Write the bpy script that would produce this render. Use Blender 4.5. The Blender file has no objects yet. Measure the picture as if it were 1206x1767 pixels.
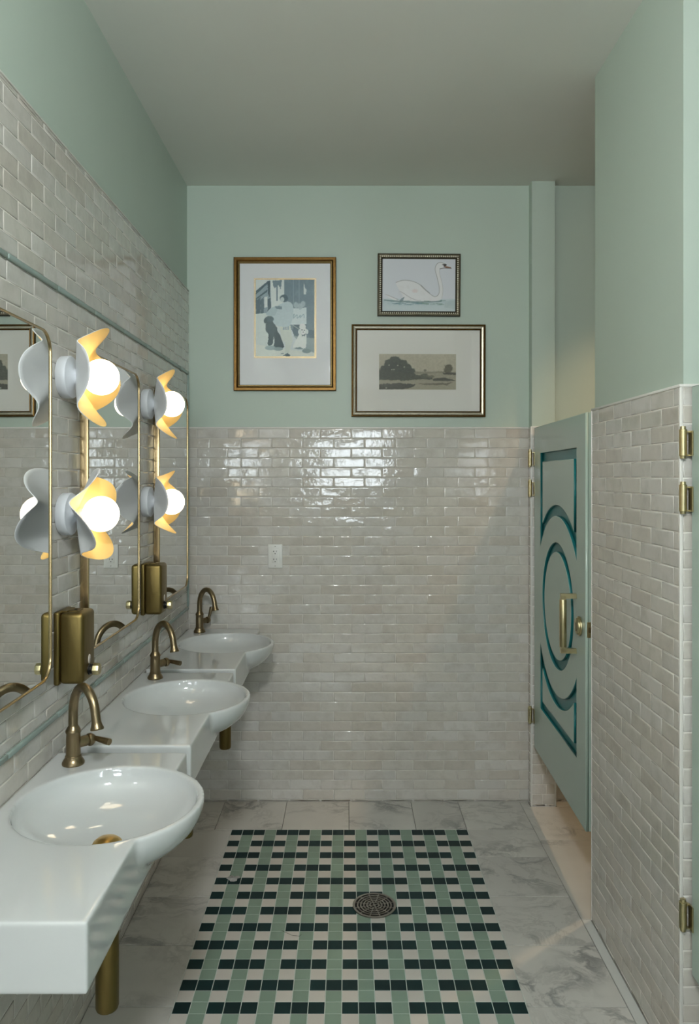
import bpy, bmesh, math, random
import numpy as np
from mathutils import Vector, Matrix, Euler
from mathutils import noise as mnoise

random.seed(7)
PI = math.pi
SC = bpy.context.scene
COL = SC.collection

# ------------------------------------------------------------------ camera
F_PX, HC = 1296.0, 1.60            # focal length in pixels of 1206x1767, eye height
cam_d = bpy.data.cameras.new('camera')
cam = bpy.data.objects.new('camera', cam_d); COL.objects.link(cam)
cam.location = (0, 0, HC); cam.rotation_euler = (PI / 2, 0, 0)
cam_d.sensor_fit = 'AUTO'; cam_d.sensor_width = 36.0
cam_d.lens = F_PX / 1767 * 36.0
cam_d.shift_x = 2.0 / 1767; cam_d.shift_y = -60.5 / 1767
cam_d.clip_start = 0.02
SC.camera = cam

# ------------------------------------------------------------------ world, lights, exposure
world = bpy.data.worlds.new('world'); SC.world = world
world.use_nodes = True
wbg = world.node_tree.nodes['Background']
wbg.inputs[0].default_value = (0.62, 0.76, 0.95, 1); wbg.inputs[1].default_value = 1.0
SC.view_settings.view_transform = 'Standard'
SC.view_settings.look = 'None'
SC.view_settings.gamma = 1.0
SC.view_settings.use_curve_mapping = False
SC.view_settings.exposure = 0.40
SC.cycles.use_denoising = True
SC.cycles.use_light_tree = False
SC.cycles.max_bounces = 7
SC.cycles.diffuse_bounces = 4
SC.cycles.adaptive_threshold = 0.04
SC.cycles.caustics_reflective = False
SC.cycles.caustics_refractive = False
SC.cycles.sample_clamp_indirect = 6.0

# daylight in the two windows of the wall behind the camera
WY = -5.0
WINDOWS = ((-0.58, 0.56, 1.38, 2.52), (2.48, 2.98, 0.45, 2.52))
DAY_W = 35.0                        # watts per square metre of window
for wx0, wx1, wz0, wz1 in WINDOWS:
    dl = bpy.data.lights.new('daylight', 'AREA'); dl.shape = 'RECTANGLE'
    dl.size = wx1 - wx0; dl.size_y = wz1 - wz0
    dl.energy = DAY_W * dl.size * dl.size_y; dl.color = (0.86, 0.95, 1.0)
    dlo = bpy.data.objects.new('daylight', dl); COL.objects.link(dlo)
    dlo.location = ((wx0 + wx1) / 2, WY - 0.10, (wz0 + wz1) / 2)
    dlo.rotation_euler = (PI / 2, 0, 0)     # shines towards +y
BULB_STRENGTH = 4.4
STALL_LAMP_W = 42.0
FILL_STRENGTH = 145.0  # emission of the unseen globe added as fill light

# ------------------------------------------------------------------ dimensions
XL = -0.786      # face of the tiles on the sink wall
YB = 3.703       # face of the tiles on the picture wall
XR = 0.877       # face of the tiles on the pier
ZT = 1.846       # top of the tiling on picture wall and pier
ZC = 3.04        # ceiling
ZTL = 2.52       # top of the tiling on the sink wall
DECK = 0.855     # top of the sinks

# ------------------------------------------------------------------ helpers
def lin(r, g, b):
    f = lambda c: (c / 255 / 12.92) if c / 255 <= 0.04045 else ((c / 255 + 0.055) / 1.055) ** 2.4
    return (f(r), f(g), f(b), 1)

def setp(o, label=None, cat=None, group=None, kind=None):
    if label: o['label'] = label
    if cat: o['category'] = cat
    if group: o['group'] = group
    if kind: o['kind'] = kind
    return o

def empty(name, loc=(0, 0, 0), mat=None, **kw):
    o = bpy.data.objects.new(name, None); COL.objects.link(o)
    o.empty_display_size = 0.05
    if mat is not None: o.matrix_world = mat
    else: o.location = loc
    return setp(o, **kw)

def link(name, me, parent=None, mats=None, **kw):
    o = bpy.data.objects.new(name, me); COL.objects.link(o)
    if parent: o.parent = parent
    if mats:
        for m in (mats if isinstance(mats, (list, tuple)) else [mats]):
            me.materials.append(m)
    return setp(o, **kw)

def mesh_of(bm, name, smooth=False, angle=None):
    bmesh.ops.recalc_face_normals(bm, faces=bm.faces[:])
    me = bpy.data.meshes.new(name); bm.to_mesh(me); bm.free()
    if smooth or angle:
        for p in me.polygons: p.use_smooth = True
        if angle: me.set_sharp_from_angle(angle=math.radians(angle))
    return me

def obj(name, bm, mats, parent=None, smooth=False, angle=None, **kw):
    return link(name, mesh_of(bm, name, smooth, angle), parent, mats, **kw)

def bbox(bm, x0, x1, y0, y1, z0, z1, bev=0.0, seg=2, mi=0):
    m = Matrix.Translation(((x0 + x1) / 2, (y0 + y1) / 2, (z0 + z1) / 2)) @ Matrix.Diagonal((abs(x1 - x0), abs(y1 - y0), abs(z1 - z0), 1))
    r = bmesh.ops.create_cube(bm, size=1, matrix=m)
    fs = set(f for v in r['verts'] for f in v.link_faces)
    for f in fs: f.material_index = mi
    if bev > 0:
        es = list({e for v in r['verts'] for e in v.link_edges})
        rr = bmesh.ops.bevel(bm, geom=es, offset=bev, segments=seg, affect='EDGES', profile=0.5)
        for f in rr['faces']: f.material_index = mi
    return bm

def box_obj(name, x0, x1, y0, y1, z0, z1, mats, parent=None, bev=0.0, seg=2, **kw):
    bm = bmesh.new(); bbox(bm, x0, x1, y0, y1, z0, z1, bev, seg)
    return obj(name, bm, mats, parent, angle=35 if bev else None, **kw)

def frame_from(axis, up=Vector((0, 0, 1))):
    a = Vector(axis).normalized()
    if abs(a.dot(up)) > 0.99: up = Vector((0, 1, 0))
    s = up.cross(a).normalized(); t = a.cross(s)
    return s, t, a

def lathe(bm, prof, origin=(0, 0, 0), axis=(0, 0, 1), n=32, caps=True):
    s, t, a = frame_from(axis); o = Vector(origin); rings = []
    for r, h in prof:
        if r < 1e-6: rings.append([bm.verts.new(o + a * h)])
        else: rings.append([bm.verts.new(o + a * h + (s * math.cos(2 * PI * k / n) + t * math.sin(2 * PI * k / n)) * r) for k in range(n)])
    for A, B in zip(rings[:-1], rings[1:]):
        for k in range(n):
            k2 = (k + 1) % n
            if len(A) == 1 and len(B) == 1: continue
            if len(A) == 1: bm.faces.new((A[0], B[k], B[k2]))
            elif len(B) == 1: bm.faces.new((A[k], A[k2], B[0]))
            else: bm.faces.new((A[k], A[k2], B[k2], B[k]))
    if caps:
        if len(rings[0]) > 1: bm.faces.new(rings[0][::-1])
        if len(rings[-1]) > 1: bm.faces.new(rings[-1])
    return bm

def tube(bm, pts, rad, n=16, caps=True):
    pts = [Vector(p) for p in pts]; N = len(pts)
    rad = rad if isinstance(rad, (list, tuple)) else [rad] * N
    tang = [(pts[min(i + 1, N - 1)] - pts[max(i - 1, 0)]).normalized() for i in range(N)]
    s, t, a = frame_from(tang[0]); rings = []
    for i in range(N):
        s = (s - tang[i] * s.dot(tang[i])).normalized(); t = tang[i].cross(s)
        rings.append([bm.verts.new(pts[i] + (s * math.cos(2 * PI * k / n) + t * math.sin(2 * PI * k / n)) * rad[i]) for k in range(n)])
    for A, B in zip(rings[:-1], rings[1:]):
        for k in range(n): bm.faces.new((A[k], A[(k + 1) % n], B[(k + 1) % n], B[k]))
    if caps: bm.faces.new(rings[0][::-1]); bm.faces.new(rings[-1])
    return bm

def rrect(w, h, r, n=8):
    pts = []
    for cx, cy, a0 in ((w / 2 - r, h / 2 - r, 0), (-w / 2 + r, h / 2 - r, 90), (-w / 2 + r, -h / 2 + r, 180), (w / 2 - r, -h / 2 + r, 270)):
        if r <= 0: pts.append((cx, cy)); continue
        for k in range(n + 1):
            a = math.radians(a0 + 90 * k / n); pts.append((cx + r * math.cos(a), cy + r * math.sin(a)))
    return pts

def rframe(bm, w, h, r, prof, n=8):
    """closed frame swept round a (rounded) rectangle; prof = list of (inset, height), closed"""
    rings = []
    for ins, ht in prof:
        rings.append([bm.verts.new((x, y, ht)) for x, y in rrect(w - 2 * ins, h - 2 * ins, max(r - ins, 0.0004) if r > 0 else 0, n)])
    L = len(rings[0]); P = len(rings)
    for i in range(P):
        A, B = rings[i], rings[(i + 1) % P]
        for k in range(L): bm.faces.new((A[k], A[(k + 1) % L], B[(k + 1) % L], B[k]))
    return bm

def copy_tree(o, parent=None):
    c = o.copy(); COL.objects.link(c); c.parent = parent
    for ch in list(o.children): copy_tree(ch, c)
    return c

# ------------------------------------------------------------------ materials
class N:
    def __init__(self, name):
        self.m = bpy.data.materials.new(name); self.m.use_nodes = True
        self.t = self.m.node_tree; self.p = self.t.nodes['Principled BSDF']
    def add(self, ty, **kw):
        n = self.t.nodes.new(ty)
        for k, v in kw.items(): setattr(n, k, v)
        return n
    def l(self, a, b): self.t.links.new(a, b)
    def mix(self, fac, a, b, blend='MIX'):
        n = self.add('ShaderNodeMix', data_type='RGBA', blend_type=blend)
        for s, v in ((n.inputs[0], fac), (n.inputs[6], a), (n.inputs[7], b)):
            if hasattr(v, 'links') or hasattr(v, 'is_linked'): self.l(v, s)
            else: s.default_value = v
        return n.outputs[2]
    def math(self, op, a, b=0.0, c=0.0, clamp=False):
        n = self.add('ShaderNodeMath', operation=op, use_clamp=clamp)
        for s, v in zip(n.inputs, (a, b, c)):
            if hasattr(v, 'is_linked'): self.l(v, s)
            else: s.default_value = v
        return n.outputs[0]
    def ramp(self, fac, stops):
        n = self.add('ShaderNodeValToRGB'); e = n.color_ramp.elements
        while len(e) < len(stops): e.new(0.5)
        for i, (p, c) in enumerate(stops):
            e[i].position = p; e[i].color = c if len(c) == 4 else (*c, 1)
        self.l(fac, n.inputs[0]); return n.outputs[0]
    def noise(self, vec, scale, detail=3, rough=0.5, dist=0.0):
        n = self.add('ShaderNodeTexNoise'); n.inputs['Scale'].default_value = scale
        n.inputs['Detail'].default_value = detail; n.inputs['Roughness'].default_value = rough
        n.inputs['Distortion'].default_value = dist
        if vec is not None: self.l(vec, n.inputs['Vector'])
        return n.outputs[0]
    def bump(self, h, strength, dist=0.001):
        n = self.add('ShaderNodeBump'); n.inputs['Strength'].default_value = strength
        n.inputs['Distance'].default_value = dist; self.l(h, n.inputs['Height'])
        self.l(n.outputs[0], self.p.inputs['Normal']); return n

def simple(name, col, rough=0.5, metal=0.0, var=0.0, nscale=20, bump=0.0, bscale=60, bdist=0.001, coat=0.0, spec=0.5):
    n = N(name); p = n.p
    p.inputs['Roughness'].default_value = rough; p.inputs['Metallic'].default_value = metal
    p.inputs['Specular IOR Level'].default_value = spec
    if coat: p.inputs['Coat Weight'].default_value = coat; p.inputs['Coat Roughness'].default_value = 0.05
    tc = n.add('ShaderNodeTexCoord').outputs['Object']
    if var > 0:
        f = n.noise(tc, nscale, 4, 0.55)
        a = tuple(c * (1 - var) for c in col[:3]) + (1,); b = tuple(min(1, c * (1 + var)) for c in col[:3]) + (1,)
        n.l(n.mix(f, a, b), p.inputs['Base Color'])
    else: p.inputs['Base Color'].default_value = col
    if bump: n.bump(n.noise(tc, bscale, 3), bump, bdist)
    return n.m

def rand_vec(n):
    """object coordinates shifted by a random amount for each object"""
    tc = n.add('ShaderNodeTexCoord').outputs['Object']
    oi = n.add('ShaderNodeObjectInfo').outputs['Random']
    gi = n.add('ShaderNodeNewGeometry').outputs['Random Per Island']
    r = n.math('FRACT', n.math('ADD', oi, gi))
    cx = n.add('ShaderNodeCombineXYZ')
    n.l(n.math('MULTIPLY', r, 37.0), cx.inputs[0]); n.l(n.math('MULTIPLY', r, 91.0), cx.inputs[1]); n.l(n.math('MULTIPLY', r, 17.0), cx.inputs[2])
    ad = n.add('ShaderNodeVectorMath', operation='ADD'); n.l(tc, ad.inputs[0]); n.l(cx.outputs[0], ad.inputs[1])
    return ad.outputs[0], r

def mat_tile():
    n = N('glazed_tile'); v, r = rand_vec(n)
    c = n.ramp(r, [(0.0, lin(193, 187, 177)), (0.3, lin(203, 199, 190)), (0.6, lin(199, 196, 190)), (0.82, lin(207, 204, 198)), (1.0, lin(196, 189, 179))])
    cloud = n.noise(v, 14, 4, 0.6)
    c2 = n.mix(n.math('MULTIPLY', n.ramp(cloud, [(0.45, (0, 0, 0)), (0.75, (1, 1, 1))]), 0.55), c, lin(170, 164, 153))
    n.l(c2, n.p.inputs['Base Color'])
    n.p.inputs['Roughness'].default_value = 0.085
    n.p.inputs['Coat Weight'].default_value = 0.35; n.p.inputs['Coat Roughness'].default_value = 0.04
    n.bump(n.noise(v, 28, 2, 0.5), 0.38, 0.0035)
    return n.m

def mat_marble():
    n = N('marble_floor_tile'); v, r = rand_vec(n)
    warp = n.add('ShaderNodeTexNoise'); warp.inputs['Scale'].default_value = 3.2; warp.inputs['Detail'].default_value = 5
    n.l(v, warp.inputs['Vector'])
    sc = n.add('ShaderNodeVectorMath', operation='MULTIPLY_ADD'); n.l(warp.outputs[1], sc.inputs[0]); sc.inputs[1].default_value = (0.45, 0.45, 0.1); n.l(v, sc.inputs[2])
    st = n.add('ShaderNodeMapping'); st.inputs['Rotation'].default_value = (0, 0, 0.5); st.inputs['Scale'].default_value = (1.0, 2.4, 1.0); n.l(sc.outputs[0], st.inputs[0])
    a = n.noise(st.outputs[0], 2.6, 5, 0.6)
    vein = n.math('SUBTRACT', 1.0, n.math('MULTIPLY', n.math('ABSOLUTE', n.math('SUBTRACT', a, 0.5)), 20.0, clamp=False), clamp=True)
    patch = n.ramp(n.noise(v, 3.0, 3), [(0.42, (0, 0, 0)), (0.62, (1, 1, 1))])
    fine = n.noise(sc.outputs[0], 9, 6, 0.65)
    f2 = n.math('SUBTRACT', 1.0, n.math('MULTIPLY', n.math('ABSOLUTE', n.math('SUBTRACT', fine, 0.52)), 22.0), clamp=True)
    c = n.mix(n.math('MULTIPLY', vein, n.math('MULTIPLY', patch, 0.72)), lin(206, 204, 198), lin(98, 99, 100))
    c = n.mix(n.math('MULTIPLY', f2, n.math('MULTIPLY', patch, 0.35)), c, lin(120, 118, 115))
    c = n.mix(n.math('MULTIPLY', n.ramp(n.noise(v, 2.0, 4), [(0.4, (0, 0, 0)), (0.8, (1, 1, 1))]), 0.45), c, lin(150, 150, 148))
    n.l(c, n.p.inputs['Base Color']); n.p.inputs['Roughness'].default_value = 0.32
    return n.m

def mat_mosaic(name, col, var=0.10, rough=0.35):
    n = N(name); v, r = rand_vec(n)
    a = tuple(c * (1 - var) for c in col[:3]) + (1,); b = tuple(min(1, c * (1 + var)) for c in col[:3]) + (1,)
    c = n.mix(r, a, b); f = n.noise(v, 30, 4, 0.6)
    c = n.mix(n.math('MULTIPLY', f, 0.03), c, (0.3, 0.3, 0.29, 1))
    n.l(c, n.p.inputs['Base Color']); n.p.inputs['Roughness'].default_value = rough
    n.p.inputs['Specular IOR Level'].default_value = 0.3
    return n.m

def mat_brass(name, c1, c2, rough=0.3, aniso=False):
    n = N(name); tc = n.add('ShaderNodeTexCoord').outputs['Object']
    mp = n.add('ShaderNodeMapping'); mp.inputs['Scale'].default_value = (1, 1, 0.12); n.l(tc, mp.inputs[0])
    f = n.noise(mp.outputs[0], 90, 4, 0.6)
    n.l(n.mix(f, c1, c2), n.p.inputs['Base Color'])
    n.p.inputs['Metallic'].default_value = 1.0; n.p.inputs['Roughness'].default_value = rough
    n.bump(f, 0.06, 0.0005)
    return n.m

def mat_paint(name, col, rough=0.45):
    n = N(name); tc = n.add('ShaderNodeTexCoord').outputs['Object']
    f = n.noise(tc, 2.5, 3)
    n.l(n.mix(f, tuple(c * 0.97 for c in col[:3]) + (1,), tuple(min(1, c * 1.03) for c in col[:3]) + (1,)), n.p.inputs['Base Color'])
    n.p.inputs['Roughness'].default_value = rough; n.p.inputs['Specular IOR Level'].default_value = 0.35
    n.bump(n.noise(tc, 160, 3, 0.6), 0.12, 0.0008)
    return n.m

def mat_emit(name, col, strength):
    n = N(name); n.p.inputs['Base Color'].default_value = (0.9, 0.9, 0.9, 1)
    n.p.inputs['Emission Color'].default_value = col; n.p.inputs['Emission Strength'].default_value = strength
    return n.m

def mat_glass_pane():
    m = bpy.data.materials.new('picture_glass'); m.use_nodes = True; t = m.node_tree
    t.nodes.clear(); out = t.nodes.new('ShaderNodeOutputMaterial'); mx = t.nodes.new('ShaderNodeMixShader')
    tr = t.nodes.new('ShaderNodeBsdfTransparent'); gl = t.nodes.new('ShaderNodeBsdfGlossy'); gl.inputs['Roughness'].default_value = 0.03
    fr = t.nodes.new('ShaderNodeFresnel'); fr.inputs[0].default_value = 1.33
    t.links.new(fr.outputs[0], mx.inputs[0]); t.links.new(tr.outputs[0], mx.inputs[1]); t.links.new(gl.outputs[0], mx.inputs[2])
    t.links.new(mx.outputs[0], out.inputs[0]); return m

def mat_print():
    n = N('printed_paper'); a = n.add('ShaderNodeAttribute', attribute_name='ink')
    n.l(a.outputs['Color'], n.p.inputs['Base Color']); n.p.inputs['Roughness'].default_value = 0.6
    return n.m

M = dict(
    tile=mat_tile(), marble=mat_marble(),
    grout=simple('light_grout', lin(226, 223, 216), 0.85, var=0.05, nscale=60),
    grout_b=simple('stone_grout', lin(206, 203, 196), 0.85, var=0.05, nscale=60),
    floor_grout=simple('floor_grout', lin(196, 204, 198), 0.85, var=0.06, nscale=60),
    marble_grout=simple('marble_grout', lin(120, 120, 117), 0.85),
    m_dark=mat_mosaic('dark_green_tile', lin(2, 40, 41), 0.15, 0.55),
    m_sage=mat_mosaic('sage_tile', lin(132, 153, 138), 0.06, 0.55),
    m_white=mat_mosaic('white_tile', lin(204, 199, 192), 0.04, 0.55),
    wall=mat_paint('sage_wall_paint', lin(185, 199, 187)),
    ceil=mat_paint('ceiling_paint', lin(224, 226, 219), 0.6),
    door=mat_paint('door_paint', lin(172, 190, 180), 0.2),
    teal=simple('teal_paint', lin(26, 112, 114), 0.35),
    trimw=simple('white_trim', lin(222, 220, 214), 0.3),
    liner=mat_mosaic('green_liner', lin(142, 158, 152), 0.08, 0.2),
    ceramic=simple('white_ceramic', lin(206, 209, 208), 0.07, coat=0.5),
    brass=mat_brass('antique_brass', lin(150, 134, 106), lin(126, 110, 84), 0.3),
    brass_olive=mat_brass('brushed_olive_brass', lin(138, 120, 74), lin(112, 96, 56), 0.42),
    brass_bright=mat_brass('polished_brass', lin(200, 166, 98), lin(180, 146, 84), 0.3),
    brass_frame=simple('satin_brass_frame', lin(186, 162, 122), 0.24, 1.0, var=0.06, nscale=14),
    brass_pale=mat_brass('pale_brass', lin(204, 192, 154), lin(182, 170, 130), 0.32),
    mirror=simple('mirror_silver', (0.86, 0.88, 0.87, 1), 0.0, 1.0),
    black=simple('black_plastic', lin(16, 16, 17), 0.35),
    dark=simple('drain_dark', lin(10, 10, 10), 0.8),
    steel=simple('brushed_steel', lin(150, 146, 138), 0.38, 1.0, var=0.15, nscale=80),
    plastic=simple('white_plastic', lin(226, 226, 221), 0.35),
    lampwhite=simple('white_lamp_metal', lin(214, 218, 222), 0.4),
    shade_out=simple('white_porcelain', lin(240, 242, 242), 0.45),
    shade_in=simple('amber_shade_inside', lin(226, 194, 126), 0.5),  # amber colour on the inner face of the sconce shade
    bulb=mat_emit('lit_globe', (1.0, 0.82, 0.55, 1), BULB_STRENGTH),
    fill=mat_emit('lit_fill_globe', (0.96, 0.99, 1.0, 1), FILL_STRENGTH),  # glow of the added fill globe above the camera
    warm=mat_emit('lit_warm_diffuser', (1.0, 0.72, 0.42, 1), 6.0),
    mat=simple('white_mat_board', lin(246, 248, 248), 0.8),
    mat_cream=simple('cream_mat_board', lin(240, 238, 229), 0.8),
    frame_bronze=mat_brass('bronze_leaf', lin(120, 92, 52), lin(84, 62, 34), 0.4),
    frame_gold=mat_brass('gold_leaf', lin(196, 170, 116), lin(160, 132, 84), 0.4),
    frame_silver=mat_brass('silver_leaf', lin(214, 208, 192), lin(176, 168, 150), 0.38),
    frame_dark=mat_brass('dark_pewter', lin(92, 86, 70), lin(62, 57, 46), 0.4),
    bead=simple('bright_silver_bead', lin(244, 240, 226), 0.4, 0.35),
    glass=mat_glass_pane(), ink=mat_print(),
    paper=simple('torn_paper', lin(214, 214, 212), 0.8),
    hair=simple('dark_hair', lin(40, 36, 32), 0.6),
    shelfwhite=simple('window_frame_white', lin(225, 226, 224), 0.4),
)

# ------------------------------------------------------------------ structure
XP, YP = XL - 0.012, YB + 0.012     # painted planes
XS = 3.30                            # far side of the stalls
ZG = -0.004                          # grout level of the floor

def wbox(name, x0, x1, y0, y1, z0, z1, m, label, cat='wall', parent=None):
    return setp(box_obj(name, x0, x1, y0, y1, z0, z1, m, parent), label, cat, None, 'structure')

floor = wbox('floor', XP, XS, WY, YP, -0.10, ZG, M['marble_grout'], 'bathroom floor of marble tiles around a green woven mosaic', 'floor')
ceiling = wbox('ceiling', XP, XS, WY, YP, ZC, ZC + 0.1, M['ceil'], 'plain painted ceiling over the whole washroom', 'ceiling')
wall_left = wbox('wall_left', XP - 0.1, XP, WY, YP, -0.1, ZC + 0.1, M['wall'], 'wall behind the sinks, tiled high with sage paint above')
wall_back = wbox('wall_back', XP - 0.1, XS + 0.1, YP, YP + 0.1, -0.1, ZC + 0.1, M['wall'], 'end wall with three framed pictures above glossy tiles')
wall_stub = wbox('wall_stub', 0.893, 1.006, YB - 0.047, YP, ZG, ZC, M['wall'], 'narrow pilaster on end wall carrying the stall door hinges')
wall_right = wbox('wall_right', XR + 0.012, 1.006, 1.993, 2.707, ZG, ZC, M['wall'], 'tiled pier between the two stall doors')
wall_stall = wbox('wall_stall', 1.006, XS, 2.30, 2.40, ZG, ZC, M['wall'], 'partition between the two toilet stalls behind the pier')
wall_far_right = wbox('wall_far_right', XS, XS + 0.1, WY, YP, -0.1, ZC + 0.1, M['wall'], 'outer wall at the back of the stalls')
wall_near_right = wbox('wall_near_right', XR + 0.012, XS, 1.00, 1.10, ZG, ZC, M['wall'], 'partition on the near side of the second stall')
# wall behind the camera, with two window openings
bm = bmesh.new(); xprev = XP - 0.1
for wx0, wx1, wz0, wz1 in WINDOWS:
    bbox(bm, xprev, wx0, WY - 0.1, WY, -0.1, ZC + 0.1); bbox(bm, wx0, wx1, WY - 0.1, WY, -0.1, wz0); bbox(bm, wx0, wx1, WY - 0.1, WY, wz1, ZC + 0.1); xprev = wx1
bbox(bm, xprev, XS + 0.1, WY - 0.1, WY, -0.1, ZC + 0.1)
wall_front = obj('wall_front', bm, M['ceil'], label='wall behind the viewer with the two daylight windows', cat='wall', kind='structure')
for i, (wx0, wx1, wz0, wz1) in enumerate(WINDOWS):
    window = empty('window_%d' % (i + 1), ((wx0 + wx1) / 2, WY, wz0), label=('small divided window in the wall behind the viewer', 'tall divided window behind the viewer, near the stalls')[i], cat='window', kind='structure')
    ww, wh = wx1 - wx0, wz1 - wz0
    bm = bmesh.new()
    for a in ((-ww / 2, -ww / 2 + 0.04, 0, wh), (ww / 2 - 0.04, ww / 2, 0, wh), (-ww / 2 + 0.04, ww / 2 - 0.04, 0, 0.04), (-ww / 2 + 0.04, ww / 2 - 0.04, wh - 0.04, wh)):
        bbox(bm, a[0], a[1], -0.08, 0.015, a[2], a[3])
    obj('window_frame', bm, M['shelfwhite'], window)
    for k in (1, 2):
        box_obj('muntin', -ww / 2 + ww * k / 3 - 0.012, -ww / 2 + ww * k / 3 + 0.012, -0.05, -0.01, 0.04, wh - 0.04, M['shelfwhite'], window)
        box_obj('muntin', -ww / 2 + 0.04, ww / 2 - 0.04, -0.048, -0.012, wh * k / 3 - 0.012, wh * k / 3 + 0.012, M['shelfwhite'], window)

# --- wall tiles
TP, TH, JO, TT = 0.1525, 0.0481, 0.0026, 0.0016     # pitch along, pitch up, joint

def tile_mesh(w, h, seed, t=0.0016):
    """one glazed tile in its own plane (x along, y up, z out), slightly uneven"""
    rnd = random.Random(seed); bm = bmesh.new(); j = lambda a: rnd.uniform(-a, a)
    rings = []
    for ins, z in ((0, -0.004), (0.0, t - 0.0011), (0.0010, t - 0.0002), (0.0036, t), (0.0070, t)):
        r = []
        for sx, sy in ((-1, -1), (0, -1), (1, -1), (1, 1), (0, 1), (-1, 1)):
            x = sx * (w / 2 - ins); y = sy * (h / 2 - ins)
            if ins: x += j(0.0005); y += j(0.0006)
            else: y += j(0.0003)
            r.append(bm.verts.new((x, y, z + (j(0.00018) if ins > 0.003 else 0))))
        rings.append(r)
    for A, B in zip(rings[:-1], rings[1:]):
        for k in range(6): bm.faces.new((A[k], A[(k + 1) % 6], B[(k + 1) % 6], B[k]))
    r = rings[-1]; bm.faces.new((r[0], r[1], r[4], r[5])); bm.faces.new((r[1], r[2], r[3], r[4]))
    me = bpy.data.meshes.new('tile'); bm.to_mesh(me); bm.free()
    for p in me.polygons: p.use_smooth = True
    me.materials.append(M['tile'])
    return me

_tcache = {}
def get_tile(w, h):
    key = (round(w, 3), round(h, 3))
    if key not in _tcache: _tcache[key] = [tile_mesh(w - JO, h - JO, hash(key) % 999 + i) for i in range(5)]
    return random.choice(_tcache[key])

def px_of(p):
    if p.y < 0.3: return None
    return (601 + F_PX * p.x / p.y, 823 - F_PX * (p.z - HC) / p.y)

def lay_tiles(parent, M0, rects, budget=300, hidden=None):
    """rects: (u0,u1,v0,v1) in plane M0 (x along, y up, z out). Visible largest become parts, the rest one stuff mesh."""
    items = []
    for (u0, u1, v0, v1) in rects:
        if u1 - u0 < 0.012 or v1 - v0 < 0.010: continue
        c = M0 @ Vector(((u0 + u1) / 2, (v0 + v1) / 2, 0)); q = [px_of(M0 @ Vector(a)) for a in ((u0, v0, 0), (u1, v0, 0), (u1, v1, 0), (u0, v1, 0))]
        area = 0
        if all(q) and max(a[0] for a in q) > 0 and min(a[0] for a in q) < 1206 and max(a[1] for a in q) > 0 and min(a[1] for a in q) < 1767:
            area = abs(sum(q[i][0] * q[(i + 1) % 4][1] - q[(i + 1) % 4][0] * q[i][1] for i in range(4))) / 2
        if hidden and hidden(c): area = 0
        items.append((area, u0, u1, v0, v1))
    items.sort(key=lambda a: -a[0])
    rest = bmesh.new(); nrest = 0
    inv = parent.matrix_world.inverted() if parent else Matrix()
    for i, (area, u0, u1, v0, v1) in enumerate(items):
        me = get_tile(u1 - u0, v1 - v0)
        T = M0 @ Matrix.Translation(((u0 + u1) / 2, (v0 + v1) / 2, 0)) @ Euler((random.gauss(0, 0.006), random.gauss(0, 0.003), 0)).to_matrix().to_4x4()
        if i < budget and area > 20:
            o = bpy.data.objects.new('tile', me); COL.objects.link(o); o.parent = parent; o.matrix_local = inv @ T
        else:
            b = bmesh.new(); b.from_mesh(me); b.transform(inv @ T)
            tmp = bpy.data.meshes.new('t'); b.to_mesh(tmp); b.free(); rest.from_mesh(tmp); bpy.data.meshes.remove(tmp); nrest += 1
    if nrest:
        me = bpy.data.meshes.new('tile_field'); rest.to_mesh(me); rest.free()
        for p in me.polygons: p.use_smooth = True
        link('tile_field', me, parent, M['tile'], kind='stuff')

def courses(u0, u1, ztop, zbot, j_even, j_odd, pitch=TP, hh=TH):
    out = []; z = ztop; r = 0
    while z > zbot + 0.008:
        z2 = max(z - hh, zbot); j = j_even if r % 2 == 0 else j_odd
        k = math.floor((u0 - j) / pitch); a = u0
        while a < u1 - 1e-6:
            b = min(j + (k + 1) * pitch, u1); out.append((a, b, z2, z)); a = b; k += 1
        z = z2; r += 1
    return out

def plane(origin, ux, uy, uz):
    m = Matrix.Identity(4)
    for i, c in enumerate((ux, uy, uz)):
        for r in range(3): m[r][i] = c[r]
    m.translation = origin
    return m

bpy.context.view_layer.update()
# picture wall: u = x, v = z, out = -y
box_obj('grout_bed', XP, XS, YB + TT, YP, ZG, ZT - 0.004, M['grout_b'], wall_back)
PB = plane((0, YB + TT, 0), (1, 0, 0), (0, 0, 1), (0, -1, 0))
def hid_back(c): return (c.x > 0.90) or (c.x < -0.45 and c.z < 0.80) or (c.z < 0.8 and c.x < -0.62)
lay_tiles(wall_back, PB, courses(XL + 0.001, 0.890, ZT - 0.008, 0.0, -0.4428, -0.4428 + 0.066), 300, hid_back)
lay_tiles(wall_back, PB, courses(1.012, 2.05, ZT - 0.008, 0.0, 0.0, 0.07), 0)
# sink wall: u = y, v = z, out = +x
PL = plane((XL - TT, 0, 0), (0, 1, 0), (0, 0, 1), (1, 0, 0))
box_obj('grout_bed', XP, XL - TT, WY, YB + TT, ZG, ZTL - 0.002, M['grout'], wall_left)
MIRRORS = ((1.385, 1.93), (2.20, 2.744), (3.03, 3.57)); MZ0, MZ1 = 1.083, 1.972
def hid_left(c):
    if c.y < 1.55 or c.y > 3.62: return c.y < 1.55
    for a, b in MIRRORS:
        if a + 0.03 < c.y < b - 0.03 and MZ0 + 0.02 < c.z < MZ1 - 0.02: return True
    return c.z < 0.84
LZ1, LZ0, LH = 2.109, 0.957, 0.0165       # upper and lower green liner (centre heights)
rects = courses(0.6, YB - 0.001, LZ1 + LH / 2 + 9 * TH - 0.004, LZ1 + LH / 2, 0.11, 0.11 + TP / 2)
rects = [(a, b, max(c, 0), min(d, ZTL - 0.006)) for a, b, c, d in rects if c < ZTL - 0.02]
rects += courses(0.6, 3.668, LZ1 - LH / 2, LZ0 + LH / 2, 0.05, 0.05 + TP / 2)
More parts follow.
